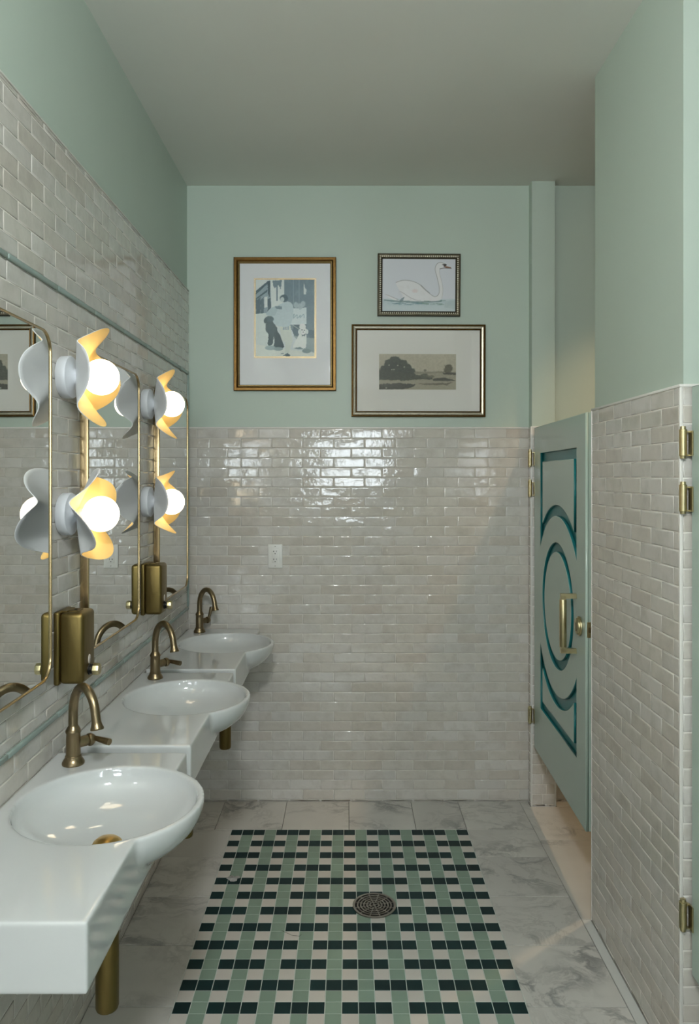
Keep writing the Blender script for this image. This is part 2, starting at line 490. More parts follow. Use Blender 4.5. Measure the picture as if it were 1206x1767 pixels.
rects += courses(3.685, YB - 0.001, LZ1 - LH / 2, LZ0 + LH / 2, 0.05, 0.05 + TP / 2)
rects += courses(0.6, YB - 0.001, LZ0 - LH / 2, 0.0, 0.09, 0.09 + TP / 2)
lay_tiles(wall_left, PL, rects, 300, hid_left)
# pier: long face, u = -y, v = z, out = -x : (-y) x z = -x
PR = plane((XR + TT, 0, 0), (0, -1, 0), (0, 0, 1), (-1, 0, 0))
box_obj('grout_bed', XR + TT, XR + 0.012, 1.989, 2.709, ZG, ZT - 0.004, M['grout'], wall_right)
lay_tiles(wall_right, PR, courses(-2.706, -1.994, ZT - 0.008, 0.0, -2.706 + 0.07, -2.706 + 0.145), 300)
PE = plane((0, 1.9886, 0), (1, 0, 0), (0, 0, 1), (0, -1, 0))
box_obj('grout_bed', XR + 0.004, 1.006, 1.9886, 1.993, ZG, ZT - 0.004, M['grout'], wall_right)
lay_tiles(wall_right, PE, courses(XR + 0.008, 1.006, ZT - 0.008, 0.0, 1.1, 1.1), 60)
# pilaster, below the tile line
PS = plane((0, YB - 0.0514, 0), (1, 0, 0), (0, 0, 1), (0, -1, 0))
box_obj('grout_bed', 0.889, 1.008, YB - 0.0514, YB - 0.047, ZG, ZT - 0.004, M['grout'], wall_stub)
lay_tiles(wall_stub, PS, courses(0.894, 1.004, ZT - 0.008, 0.0, 0.962, 0.945), 100)
PS2 = plane((0.8886, 0, 0), (0, -1, 0), (0, 0, 1), (-1, 0, 0))
box_obj('grout_bed', 0.8886, 0.893, YB - 0.047, YB, ZG, ZT - 0.004, M['grout'], wall_stub)
lay_tiles(wall_stub, PS2, courses(-(YB - 0.003), -(YB - 0.046), ZT - 0.008, 0.0, 0, 0), 50)

# --- trims
def trim(n, x0, x1, y0, y1, z0, z1, label, m='trimw', bev=0.002):
    return box_obj('trim_%d' % n, x0, x1, y0, y1, z0, z1, M[m], bev=bev, label=label, cat='trim', kind='structure')
trim(1, XL, 0.888, YB - 0.0015, YP, ZT - 0.008, ZT, 'thin white cap strip above the tiles of the end wall')
trim(2, XR - 0.0015, XR + 0.012, 1.986, 2.713, ZT - 0.008, ZT, 'white cap strip along the top of the pier tiles')
trim(3, XR - 0.001, XR + 0.008, 1.985, 1.9935, 0, ZT - 0.008, 'white corner strip on the near edge of the pier')
trim(4, XR - 0.001, XR + 0.012, 2.7065, 2.7135, 0, ZT - 0.008, 'white corner strip on the far edge of the pier beside door')
trim(5, XR + 0.008, 1.006, 1.985, 1.993, ZT - 0.008, ZT, 'white cap strip on the narrow end of the pier')
trim(6, 0.8855, 0.8935, YB - 0.0545, YB - 0.046, 0, ZT, 'white corner strip on the left edge of the pilaster')
trim(7, 1.0045, 1.011, YB - 0.0545, YB - 0.047, 0, ZT, 'white corner strip on the stall side of the pilaster')
trim(8, 0.8935, 1.0045, YB - 0.0545, YB - 0.047, ZT - 0.008, ZT, 'white cap strip above the tiles of the pilaster')
trim(9, XP, XL + 0.0015, WY, YB - 0.001, ZTL - 0.006, ZTL, 'thin white cap strip above the tiles of the sink wall')
def liner(n, label, spans, vertical=False):
    t = empty('trim_%d' % n, (XL, 2.5, 1.5), label=label, cat='trim', kind='structure')
    bpy.context.view_layer.update(); inv = Matrix.Translation((-XL, -2.5, -1.5))
    for (y0, y1, z0, z1) in spans:
        bm = bmesh.new(); bbox(bm, XL - 0.004, XL + 0.006, y0 + 0.0008, y1 - 0.0008, z0 + 0.0008, z1 - 0.0008, 0.004, 3); bm.transform(inv)
        obj('liner_tile', bm, M['liner'], t, angle=50)
ys = [1.134 + 0.2965 * k for k in range(9)] + [3.685]
liner(10, 'slim green pencil liner running above the mirrors', [(a, b, LZ1 - LH / 2, LZ1 + LH / 2) for a, b in zip(ys[:-1], ys[1:])])
liner(11, 'slim green pencil liner running below the mirrors', [(a, b, LZ0 - LH / 2, LZ0 + LH / 2) for a, b in zip(ys[:-1], ys[1:])])
zs = [LZ0 + LH / 2 + (LZ1 - LZ0 - LH) * k / 4 for k in range(5)]
liner(12, 'upright green pencil liner beside the last mirror', [(3.6685, 3.685, a, b) for a, b in zip(zs[:-1], zs[1:])])

# --- floor
def floor_tile(name, x0, x1, y0, y1, m, g=0.0012, bev=0.0012):
    key = (name, round(x1 - x0, 4), round(y1 - y0, 4))
    if key not in _tcache:
        bm = bmesh.new(); w, d = (x1 - x0) / 2 - g, (y1 - y0) / 2 - g
        bbox(bm, -w, w, -d, d, -0.004, 0.0)
        bmesh.ops.bevel(bm, geom=[e for e in bm.edges if all(v.co.z > -0.001 for v in e.verts)], offset=bev, segments=1, affect='EDGES')
        me = mesh_of(bm, name); me.materials.append(m); _tcache[key] = me
    o = bpy.data.objects.new(name, _tcache[key]); COL.objects.link(o); o.parent = floor
    o.location = ((x0 + x1) / 2, (y0 + y1) / 2, 0)
    return o
MX0, MX1, MY1 = -0.528, 0.5386, 3.407
P = (MX1 - MX0) / 21
NR = 40; MY0 = MY1 - NR * P
for a, b in zip((XL, -0.607, -0.302, 0.003, 0.308, MX1), (-0.607, -0.302, 0.003, 0.308, MX1, 0.843)):
    floor_tile('marble_tile', a, b, MY1, YB, M['marble'])
ysr = [MY1, 3.163, 2.864, 2.566, 2.268, 1.970, 1.672, MY0]
for a, b in zip(ysr[1:], ysr[:-1]):
    floor_tile('marble_tile', XL, MX0, a, b, M['marble']); floor_tile('marble_tile', MX1, 0.843, a, b, M['marble'])
for a, b in ((1.105, 1.985), (2.715, 3.309), (3.309, 3.645)):
    floor_tile('marble_tile', 0.843, 1.45, a, b, M['marble']); floor_tile('marble_tile', 1.45, 2.05, a, b, M['marble'])
floor_tile('marble_tile', 1.012, 1.45, 3.645, YB, M['marble']); floor_tile('marble_tile', 1.45, 2.05, 3.645, YB, M['marble'])
floor_tile('marble_tile', 0.843, 0.885, 3.645, YB, M['marble'])
# narrow pale strip between floor tiles and pier
floor_tile('marble_edge_strip', 0.843, XR, 1.985, 2.715, simple('pale_marble_strip', lin(205, 206, 202), 0.4, var=0.06, nscale=9))
# near floor, outside the frame
for k in range(3):
    for i in range(5):
        floor_tile('marble_tile', XL + i * 0.3258, XL + (i + 1) * 0.3258, MY0 - 0.3 * (k + 1), MY0 - 0.3 * k, M['marble'])
bm = bmesh.new(); bbox(bm, MX0 - 0.001, MX1 + 0.001, MY0, MY1 + 0.001, -0.0042, -0.0012)
obj('mosaic_grout', bm, M['floor_grout'], floor)
DR = (0.097, 2.802, 0.081)
rest = []
for r in range(NR):
    for c in range(21):
        x0, y1 = MX0 + c * P, MY1 - r * P
        if r % 2 == 0: kind = 'sage' if c % 4 == (3 if r % 4 == 0 else 1) else 'dark'
        else: kind = 'white' if c % 2 == 0 else 'sage'
        if y1 - P > 2.14:
            o = floor_tile({'sage': 'sage_mosaic_tile', 'dark': 'dark_green_mosaic_tile', 'white': 'white_mosaic_tile'}[kind], x0, x0 + P, y1 - P, y1, M['m_' + kind], 0.0013, 0.0006)
        else: rest.append((x0, y1, kind))
bm = bmesh.new(); order = ('sage', 'dark', 'white')
for x0, y1, kind in rest: bbox(bm, x0 + 0.0013, x0 + P - 0.0013, y1 - P + 0.0013, y1 - 0.0013, -0.004, 0, mi=order.index(kind))
obj('mosaic_field', bm, [M['m_' + k] for k in order], floor, kind='stuff')

# ------------------------------------------------------------------ sinks
def build_sink_mesh():
    """local: x from the wall face (0) outwards, y along the wall from the near end (0), z up with deck at 0"""
    W, D, T = 0.778, 0.349, 0.122; cx, cy, R = 0.231, 0.4725, 0.2205
    tmp = []
    def mk(bm):
        me = bpy.data.meshes.new('tmp'); bmesh.ops.recalc_face_normals(bm, faces=bm.faces[:]); bm.to_mesh(me); bm.free()
        o = bpy.data.objects.new('tmp', me); COL.objects.link(o); tmp.append(o); return o
    bm = bmesh.new(); bbox(bm, 0, D, 0, W, -T, 0); slab = mk(bm)
    def bowl(a, c, ztop, n=72, m=20, p=2.0):
        bm = bmesh.new(); prof = []
        for i in range(m + 1):
            t = PI / 2 * i / m; prof.append((a * math.cos(t) ** (2 / p), -c * math.sin(t) ** (2 / p)))
        prof[-1] = (0, -c)
        lathe(bm, [(0, ztop), (a, ztop)] + prof, (cx, cy, 0), n=n); return mk(bm)
    outer = bowl(R, 0.128, 0.0, p=2.15)
    inner = bowl(R - 0.0175, 0.100, 0.05, p=2.2)
    for o, op in ((outer, 'UNION'), (inner, 'DIFFERENCE')):
        md = slab.modifiers.new('b', 'BOOLEAN'); md.operation = op; md.object = o; md.solver = 'EXACT'
    md = slab.modifiers.new('r', 'REMESH'); md.mode = 'VOXEL'; md.voxel_size = 0.0042; md.adaptivity = 0
    md = slab.modifiers.new('s', 'SMOOTH'); md.iterations = 16; md.factor = 0.5
    dg = bpy.context.evaluated_depsgraph_get()
    me = bpy.data.meshes.new_from_object(slab.evaluated_get(dg)); me.name = 'basin'
    for o in tmp: bpy.data.objects.remove(o)
    for p in me.polygons: p.use_smooth = True
    me.materials.clear()
    return me

def build_sink():
    root = empty('wall_hung_sink', (XL, 1.255, DECK), cat='sink', group='wall-hung sinks in a row')
    link('basin', build_sink_mesh(), root, M['ceramic'])
    bm = bmesh.new()
    lathe(bm, [(0.0, -0.102), (0.033, -0.102), (0.034, -0.098), (0.031, -0.093), (0.022, -0.0865), (0.010, -0.084), (0, -0.0835)], (0.231, 0.4725, 0), n=40)
    obj('drain_cap', bm, M['brass_bright'], root, smooth=True, label='domed brass drain cap')
    bm = bmesh.new()
    lathe(bm, [(0.0, -0.128), (0.0155, -0.128), (0.0155, -0.225), (0.026, -0.225), (0.0268, -0.229), (0.0268, -0.243), (0.0255, -0.245),
               (0.0255, -0.247), (0.0262, -0.249), (0.0262, -0.470), (0.024, -0.476), (0, -0.476)], (0.231, 0.4725, 0), n=40)
    tr = obj('bottle_trap', bm, M['brass_olive'], root, angle=30, label='brass bottle trap under the bowl')
    bm = bmesh.new(); tube(bm, [(0.231, 0.4725, -0.27), (0.15, 0.4725, -0.27), (0.003, 0.4725, -0.27)], 0.014); obj('waste_pipe', bm, M['brass_olive'], tr, angle=40)
    bm = bmesh.new(); lathe(bm, [(0.032, 0.0), (0.032, 0.004), (0.016, 0.010)], (0.0005, 0.4725, -0.27), (1, 0, 0), n=32); obj('wall_flange', bm, M['brass_olive'], tr, angle=40)
    return root
SINK_Y = (1.255, 2.083, 2.911)
sink = build_sink()
sink_labels = ('foremost white wall-hung sink, its brass drain cap in view', 'white wall-hung sink in the middle, between the two other sinks', 'white wall-hung sink in the corner against the end wall')
for i, y in enumerate(SINK_Y):
    s = sink if i == 0 else copy_tree(sink)
    s.location = (XL + 0.0005, y, DECK); s['label'] = sink_labels[i]

# ------------------------------------------------------------------ faucets
def build_faucet(lever_up):
    """local: +x = spout direction, +y = handle side, z up"""
    root = empty('faucet', cat='faucet', group='antique brass faucets')
    bm = bmesh.new()
    lathe(bm, [(0.0, 0.0), (0.0275, 0.0), (0.0285, 0.003), (0.028, 0.006), (0.024, 0.013), (0.0205, 0.018), (0.0208, 0.022), (0.019, 0.024)], n=40)
    obj('base', bm, M['brass'], root, angle=40)
    bm = bmesh.new()
    lathe(bm, [(0.0185, 0.0235), (0.0178, 0.070), (0.0176, 0.080), (0.0195, 0.083), (0.0195, 0.087), (0.0165, 0.093), (0.0135, 0.098), (0.0125, 0.10)], n=40)
    obj('body', bm, M['brass'], root, angle=50)
    pts = [(0, 0, 0.098), (0, 0, 0.115), (0, 0, 0.132)]; R, B = 0.0615, 0.078
    for k in range(1, 25):
        a = PI * 0.93 * k / 24; pts.append((R - R * math.cos(a), 0, 0.132 + B * math.sin(a)))
    e = Vector(pts[-1]); d = (Vector(pts[-1]) - Vector(pts[-2])).normalized()
    pts.append(e + d * 0.012); n = len(pts)
    rad = [0.0122 - 0.0010 * i / n for i in range(n)]
    bm = bmesh.new(); tube(bm, pts, rad, 24); sp = obj('spout', bm, M['brass'], root, angle=60)
    e2 = e + d * 0.012
    bm = bmesh.new(); lathe(bm, [(0.0112, -0.006), (0.0118, 0.0), (0.0135, 0.008), (0.0162, 0.0145), (0.0168, 0.018), (0.0160, 0.0195), (0.0110, 0.0195), (0.0105, 0.016), (0, 0.016)], e2, d, n=32)
    obj('spout_tip', bm, M['brass'], sp, angle=50)
    bm = bmesh.new(); hz = 0.052
    lathe(bm, [(0.0140, 0.010), (0.0140, 0.036), (0.0122, 0.038), (0.0122, 0.0395), (0.0155, 0.041), (0.0165, 0.044), (0.0165, 0.049), (0.0135, 0.054), (0.0095, 0.059), (0, 0.060)], (0, 0, hz), (0, 1, 0), n=32)
    h = obj('handle', bm, M['brass'], root, angle=40)
    if lever_up: p0, p1 = Vector((0, 0.051, hz + 0.002)), Vector((0.008, 0.064, hz + 0.062))
    else: p0, p1 = Vector((0.0, 0.052, hz + 0.004)), Vector((0.056, 0.072, hz + 0.000))
    bm = bmesh.new(); tube(bm, [p0, p0.lerp(p1, 0.25), p0.lerp(p1, 0.9), p1], [0.0060, 0.0068, 0.0090, 0.0086], 20)
    obj('lever', bm, M['brass'], h, angle=50)
    return root
fa, fb = build_faucet(False), build_faucet(True)
ang = math.atan2(-0.70, 0.72)
for i, y in enumerate(SINK_Y):
    f = fa if i == 0 else copy_tree(fa) if i == 1 else fb
    f.location = (-0.714, y + 0.695, DECK + 0.0002); f.rotation_euler = (0, 0, ang)
    f['label'] = ('antique brass gooseneck faucet on the foremost sink', 'antique brass gooseneck faucet on the middle sink', 'antique brass gooseneck faucet with raised lever on the corner sink')[i]

# ------------------------------------------------------------------ mirrors
def build_mirror(w, h):
    """local: x along wall, y up, z out of the wall"""
    root = empty('wall_mirror', cat='mirror', group='brass-framed mirrors above the sinks')
    bm = bmesh.new()
    rframe(bm, w, h, 0.055, [(0, 0.0), (0, 0.0225), (0.0008, 0.0245), (0.0022, 0.0255), (0.0042, 0.0255), (0.0054, 0.0245), (0.0058, 0.023), (0.0058, 0.0)], 10)
    obj('mirror_frame', bm, M['brass_frame'], root, angle=40)
    bm = bmesh.new(); pts = rrect(w - 0.0122, h - 0.0122, 0.049, 10)
    a = [bm.verts.new((x, y, 0.004)) for x, y in pts]; b = [bm.verts.new((x, y, 0.0212)) for x, y in pts]
    bm.faces.new(b); bm.faces.new(a[::-1])
    for k in range(len(pts)): bm.faces.new((a[k], a[(k + 1) % len(pts)], b[(k + 1) % len(pts)], b[k]))
    obj('mirror_glass', bm, M['mirror'], root)
    return root
mir = build_mirror(MIRRORS[0][1] - MIRRORS[0][0], MZ1 - MZ0)
for i, (a, b) in enumerate(MIRRORS):
    o = mir if i == 0 else copy_tree(mir)
    o.matrix_world = plane((XL + 0.0004, (a + b) / 2, (MZ0 + MZ1) / 2), (0, 1, 0), (0, 0, 1), (1, 0, 0))
    o['label'] = ('rounded brass-framed mirror above the foremost sink', 'rounded brass-framed mirror above the middle sink', 'rounded brass-framed mirror above the corner sink')[i]

# ------------------------------------------------------------------ sconces
def build_sconce(phase, k2):
    """local: x out from the wall, y along the wall, z up"""
    root = empty('wall_sconce', cat='wall lamp', group='wavy porcelain sconces between the mirrors')
    bm = bmesh.new()
    lathe(bm, [(0.0, 0.0), (0.056, 0.0), (0.0575, 0.002), (0.0585, 0.024), (0.057, 0.027), (0.050, 0.0285), (0.026, 0.034), (0.018, 0.042), (0.0, 0.042)], axis=(1, 0, 0), n=48)
    obj('wall_canopy', bm, M['lampwhite'], root, angle=35)
    NR_, NT = 16, 128; R = 0.118
    def P_(i, k, off):
        u = i / NR_; t = 2 * PI * k / NT; rr = R * u
        wv = math.cos(4 * t + phase)
        rad = rr * (1.0 + 0.07 * u * math.cos(2 * t + k2) + 0.05 * u * math.cos(4 * t + phase + 1.1))
        dep = 0.038 + 0.053 * (u ** 1.3) + (0.026 + 0.006 * math.cos(t - k2)) * (u ** 1.5) * wv
        # t = 0 faces the viewer (-y), growing downwards
        swirl = 0.12 * u * u * math.sin(4 * t + phase)
        tt = t + swirl
        return Vector((dep + off, -rad * math.cos(tt), -rad * math.sin(tt) * 1.06))
    bm = bmesh.new(); S = []
    for off in (0.0, 0.0030):
        c = bm.verts.new(P_(0, 0, off)); rows = [[bm.verts.new(P_(i, k, off)) for k in range(NT)] for i in range(1, NR_ + 1)]
        S.append((c, rows))
    for si, (c, rows) in enumerate(S):
        fs = []
        for k in range(NT):
            k2_ = (k + 1) % NT; fs.append(bm.faces.new((c, rows[0][k], rows[0][k2_])))
            for i in range(NR_ - 1): fs.append(bm.faces.new((rows[i][k], rows[i + 1][k], rows[i + 1][k2_], rows[i][k2_])))
        for f in fs: f.material_index = si
    A, B = S[0][1][-1], S[1][1][-1]
    for k in range(NT): bm.faces.new((A[k], A[(k + 1) % NT], B[(k + 1) % NT], B[k]))
    obj('shade', bm, [M['shade_out'], M['shade_in']], root, angle=60)
    bm = bmesh.new(); lathe(bm, [(0.016, 0.040), (0.016, 0.062)], axis=(1, 0, 0), n=24); obj('lamp_socket', bm, M['lampwhite'], root, angle=40)
    bm = bmesh.new(); bmesh.ops.create_uvsphere(bm, u_segments=32, v_segments=20, radius=0.0492, matrix=Matrix.Translation((0.106, 0, 0)))
    obj('globe_bulb', bm, M['bulb'], root, smooth=True)
    return root
SCONCES = ((2.065, 1.874, 0.15, 3.6), (2.065, 1.498, -2.0, 0.6), (2.890, 1.880, 0.0, 2.2), (2.890, 1.504, 0.25, 0.8))
sl = ('lit wavy sconce between first and second mirror, upper one', 'lit wavy sconce between first and second mirror, lower one',
      'lit wavy sconce between second mirror and corner mirror, upper one', 'lit wavy sconce between second mirror and corner mirror, lower one')
for i, (y, z, ph, k2) in enumerate(SCONCES):
    o = build_sconce(ph, k2); o.location = (XL + 0.0003, y, z); o['label'] = sl[i]

# ------------------------------------------------------------------ soap dispensers
def build_dispenser():
    """local: x out of wall, y along wall (0..w), z up"""
    root = empty('soap_dispenser', cat='soap dispenser', group='brass soap dispensers')
    W, H, D = 0.098, 0.190, 0.079
    bm = bmesh.new(); bbox(bm, 0, 0.016, -0.002, W + 0.002, -0.003, H + 0.003, 0.006, 3); obj('back_shell', bm, M['brass_olive'], root, angle=40)
    bm = bmesh.new(); bbox(bm, 0.014, D, 0, W, 0, H, 0.012, 4); obj('tank', bm, M['brass_olive'], root, angle=40)
    bm = bmesh.new(); bbox(bm, 0.030, 0.056, W * 0.5 - 0.02, W * 0.5 + 0.02, H - 0.001, H + 0.0025, 0.001, 1); bbox(bm, 0.012, 0.030, W * .5 - .03, W * .5 + .03, H - 0.001, H + 0.004, 0.001, 1)
    f = obj('filler_lid', bm, M['brass_olive'], root)
    bm = bmesh.new(); lathe(bm, [(0.004, 0), (0.004, 0.001)], (0.043, W * .5, H + 0.0026), n=16); obj('keyhole', bm, M['dark'], f)
    bm = bmesh.new()
    lathe(bm, [(0.0, 0), (0.0095, 0.0), (0.0095, 0.0015), (0.0078, 0.0026), (0, 0.0026)], (D - 0.0005, W * 0.5, 0.058), (1, 0, 0), n=24)
    bm.transform(Matrix.Translation((0, 0, 0.058)) @ Matrix.Diagonal((1, 1, 1.35, 1)) @ Matrix.Translation((0, 0, -0.058)))
    obj('sight_glass', bm, simple('sight_plastic', lin(190, 180, 170), 0.15), root, smooth=True, label='small oval level window')
    bm = bmesh.new(); lathe(bm, [(0.0150, 0), (0.0150, 0.004), (0.0128, 0.005), (0.0128, 0.014), (0, 0.014)], (D - 0.001, W * 0.5, 0.030), (1, 0, 0), n=24)
    v = obj('valve', bm, M['black'], root, angle=40, label='black valve collar')
    bm = bmesh.new(); lathe(bm, [(0.0, 0.011), (0.0150, 0.011), (0.0168, 0.013), (0.0168, 0.026), (0.015, 0.029), (0, 0.029)], (D, W * 0.5, 0.030), (1, 0, 0), n=8)
    obj('push_button', bm, M['brass_pale'], v, angle=30)
    return root
d1 = build_dispenser(); d1.location = (XL + 0.0003, 2.000, 1.046); d1['label'] = 'brass soap dispenser between first and second mirror, behind the front faucet'
d2 = copy_tree(d1); d2.location = (XL + 0.0003, 2.838, 1.078); d2['label'] = 'brass soap dispenser between second mirror and corner mirror'

# ------------------------------------------------------------------ pictures
def smooth_noise(h, w, s, seed):
    rs = np.random.RandomState(seed); out = np.zeros((h, w)); amp = 1
    for o in range(3):
        gh, gw = max(2, int(h / s) + 2), max(2, int(w / s) + 2); g = rs.rand(gh, gw)
        yy = np.linspace(0, gh - 1.001, h)[:, None]; xx = np.linspace(0, gw - 1.001, w)[None]
        y0, x0 = yy.astype(int), xx.astype(int); fy, fx = yy - y0, xx - x0
        out += amp * ((g[y0, x0] * (1 - fx) + g[y0, x0 + 1] * fx) * (1 - fy) + (g[y0 + 1, x0] * (1 - fx) + g[y0 + 1, x0 + 1] * fx) * fy)
        amp *= 0.5; s = max(1.5, s / 2.2)
    return out / 1.75

class Art:
    """raster drawn with soft-edged shapes, coordinates given in the units x0..x1, y0..y1 (y down)"""
    def __init__(s, x0, x1, y0, y1, w, h, bg):
        s.X = np.linspace(x0, x1, w)[None].repeat(h, 0); s.Y = np.linspace(y0, y1, h)[:, None].repeat(w, 1)
        s.c = np.ones((h, w, 3)) * np.array(bg, float); s.w, s.h = w, h; s.px = (x1 - x0) / w
    def put(s, m, col, a=1.0):
        m = np.clip(m, 0, 1)[..., None] * a; s.c = s.c * (1 - m) + np.array(col, float) * m
    def poly(s, pts, col, a=1.0, wob=0, seed=1):
        X, Y = s.X, s.Y
        if wob: X = X + (smooth_noise(s.h, s.w, 6, seed) - .5) * wob; Y = Y + (smooth_noise(s.h, s.w, 6, seed + 9) - .5) * wob
        ins = np.zeros(X.shape, bool); n = len(pts)
        for i in range(n):
            (xa, ya), (xb, yb) = pts[i], pts[(i + 1) % n]
            if ya == yb: continue
            c = ((ya > Y) != (yb > Y)) & (X < (xb - xa) * (Y - ya) / (yb - ya) + xa); ins ^= c
        s.put(ins.astype(float), col, a)
    def ell(s, cx, cy, rx, ry, col, a=1.0, soft=0.15, wob=0, seed=1):
        X, Y = s.X, s.Y
        if wob: X = X + (smooth_noise(s.h, s.w, 6, seed) - .5) * wob; Y = Y + (smooth_noise(s.h, s.w, 6, seed + 9) - .5) * wob
        d = np.sqrt(((X - cx) / rx) ** 2 + ((Y - cy) / ry) ** 2); s.put((1 - d) / soft + 0.5, col, a)
    def line(s, pts, wd, col, a=1.0):
        best = np.full(s.X.shape, 1e9)
        for (xa, ya), (xb, yb) in zip(pts[:-1], pts[1:]):
            dx, dy = xb - xa, yb - ya; L = dx * dx + dy * dy + 1e-9
            t = np.clip(((s.X - xa) * dx + (s.Y - ya) * dy) / L, 0, 1)
            best = np.minimum(best, np.hypot(s.X - xa - t * dx, s.Y - ya - t * dy))
        s.put((wd / 2 - best) / s.px + 0.5, col, a)

def spline(pts, n=10):
    out = []; P_ = [pts[0]] + list(pts) + [pts[-1]]
    for i in range(1, len(P_) - 2):
        p0, p1, p2, p3 = [np.array(p, float) for p in P_[i - 1:i + 3]]
        for k in range(n):
            t = k / n; out.append(tuple(0.5 * ((2 * p1) + (-p0 + p2) * t + (2 * p0 - 5 * p1 + 4 * p2 - p3) * t * t + (-p0 + 3 * p1 - 3 * p2 + p3) * t ** 3)))
    return out + [tuple(pts[-1])]

def art_street():
    a = Art(265, 930, 272, 1138, 128, 166, (205, 214, 212))
    g1, g2, g3, wht = (118, 138, 146), (86, 106, 114), (150, 168, 174), (214, 222, 218)
    a.poly([(585, 272), (930, 272), (930, 860), (585, 830)], g1)
    a.put((smooth_noise(a.h, a.w, 14, 3) - .45) * ((a.X > 585) & (a.Y < 840)), g3, 0.8)
    for x in (690, 755): a.line([(x, 272), (x, 560)], 7, g3)
    a.poly([(265, 420), (425, 272), (440, 560), (430, 640), (265, 660)], g3)
    a.poly([(265, 400), (410, 280), (418, 300), (268, 440)], g2); a.poly([(268, 480), (400, 380), (400, 405), (268, 500)], g2)
    a.poly([(265, 272), (400, 272), (265, 400)], wht)
    for x0, x1 in ((268, 320), (322, 358), (400, 440)): a.poly([(x0, 500), (x1, 470), (x1, 650), (x0, 660)], g2, 0.85, 20, 4)
    a.poly([(360, 470), (396, 460), (396, 580), (360, 590)], wht)
    a.poly([(400, 290), (430, 285), (425, 480), (405, 420)], (70, 90, 96), 0.9, 12, 5)
    a.poly([(440, 272), (585, 272), (585, 560), (440, 600)], wht)
    a.poly([(455, 275), (560, 275), (548, 390), (520, 330), (480, 370), (460, 340)], g1, 1, 16, 6)
    a.poly([(495, 330), (515, 330), (515, 510), (498, 510)], g1)
    a.poly([(805, 300), (822, 360), (838, 380), (832, 440), (806, 436)], wht, 0.9, 10, 8)
    a.poly([(265, 660), (460, 640), (480, 800), (460, 1138), (265, 1138)], (208, 217, 212))
    a.poly([(670, 830), (930, 840), (930, 945), (700, 905)], (96, 116, 124)); a.poly([(690, 905), (930, 935), (930, 1100), (850, 1060)], (150, 166, 166))
    a.poly([(265, 1000), (930, 1100), (930, 1138), (265, 1138)], (216, 222, 214))
    # crate behind her
    a.poly([(655, 600), (838, 585), (836, 775), (660, 780)], (208, 220, 220)); a.poly([(690, 780), (836, 775), (836, 830), (690, 830)], g2)
    for x, y in ((720, 560), (765, 575), (800, 545)): a.ell(x, y, 28, 34, (176, 192, 194), 0.9, 0.3, 16, int(x))
    a.line(spline([(670, 700), (700, 660), (690, 705), (730, 668), (735, 705), (770, 672), (765, 700), (805, 664), (812, 700)]), 8, (150, 175, 180))
    # woman with coat
    a.poly([(540, 790), (660, 790), (680, 960), (640, 1110), (590, 1110), (600, 980), (556, 960)], (206, 214, 204))
    for x in (575, 600, 625): a.poly([(x, 795), (x + 14, 795), (x + 16, 835), (x - 2, 835)], g3)
    a.poly(spline([(480, 590), (560, 540), (640, 520), (690, 590), (650, 790), (480, 780), (440, 690), (480, 590)], 6), (190, 206, 208))
    a.poly(spline([(385, 650), (440, 590), (520, 570), (500, 640), (470, 680), (385, 670)], 6), (176, 194, 196))
    a.poly([(480, 570), (560, 575), (560, 605), (500, 600)], g1, 1, 10, 11)
    a.ell(585, 480, 46, 42, g2, 1, 0.2, 14, 12); a.ell(566, 494, 22, 27, (196, 208, 206))
    a.poly([(570, 1128), (625, 1098), (660, 1125), (640, 1138)], g2); a.line([(553, 1106), (578, 1104)], 6, g2)
    # dogs
    a.poly(spline([(390, 700), (430, 690), (470, 760), (510, 820), (500, 870), (470, 880), (455, 1000), (400, 1000), (410, 900), (375, 830), (390, 700)], 6), (74, 92, 98), 1, 10, 13)
    a.ell(420, 715, 50, 36, (84, 104, 110), 1, 0.2, 14, 14); a.ell(375, 735, 18, 30, (74, 92, 98))
    a.poly(spline([(462, 880), (500, 840), (535, 890), (580, 1000), (570, 1040), (470, 1045), (478, 960), (462, 880)], 6), (66, 84, 90), 1, 10, 15)
    a.ell(430, 1040, 60, 26, (160, 178, 178)); a.ell(520, 1052, 55, 20, (150, 168, 168))
    a.ell(840, 1075, 50, 26, (130, 148, 148)); a.ell(770, 1040, 70, 16, (120, 140, 142))
    a.poly(spline([(760, 880), (830, 880), (832, 1030), (800, 1050), (770, 1030), (700, 1040), (690, 1010), (735, 930), (760, 880)], 6), (222, 228, 222), 1, 10, 16)
    a.ell(800, 850, 44, 46, (226, 232, 226), 1, 0.2, 12, 17); a.ell(795, 800, 36, 34, (226, 232, 226), 1, 0.2, 14, 18)
    a.ell(762, 860, 18, 30, (212, 220, 216)); a.ell(845, 858, 16, 26, (212, 220, 216))
    for x, y in ((788, 838), (814, 842), (802, 862)): a.ell(x, y, 7, 7, (90, 108, 112))
    a.poly([(782, 885), (800, 895), (826, 880), (824, 912), (802, 902), (790, 915)], g2)
    a.line([(680, 780), (765, 838)], 5, (214, 222, 218))
    a.c += (smooth_noise(a.h, a.w, 3, 31)[..., None] - .5) * 12
    a.c += np.clip((a.X - 700) / 300, 0, 1)[..., None] * np.array((0, 0, 0)); return a

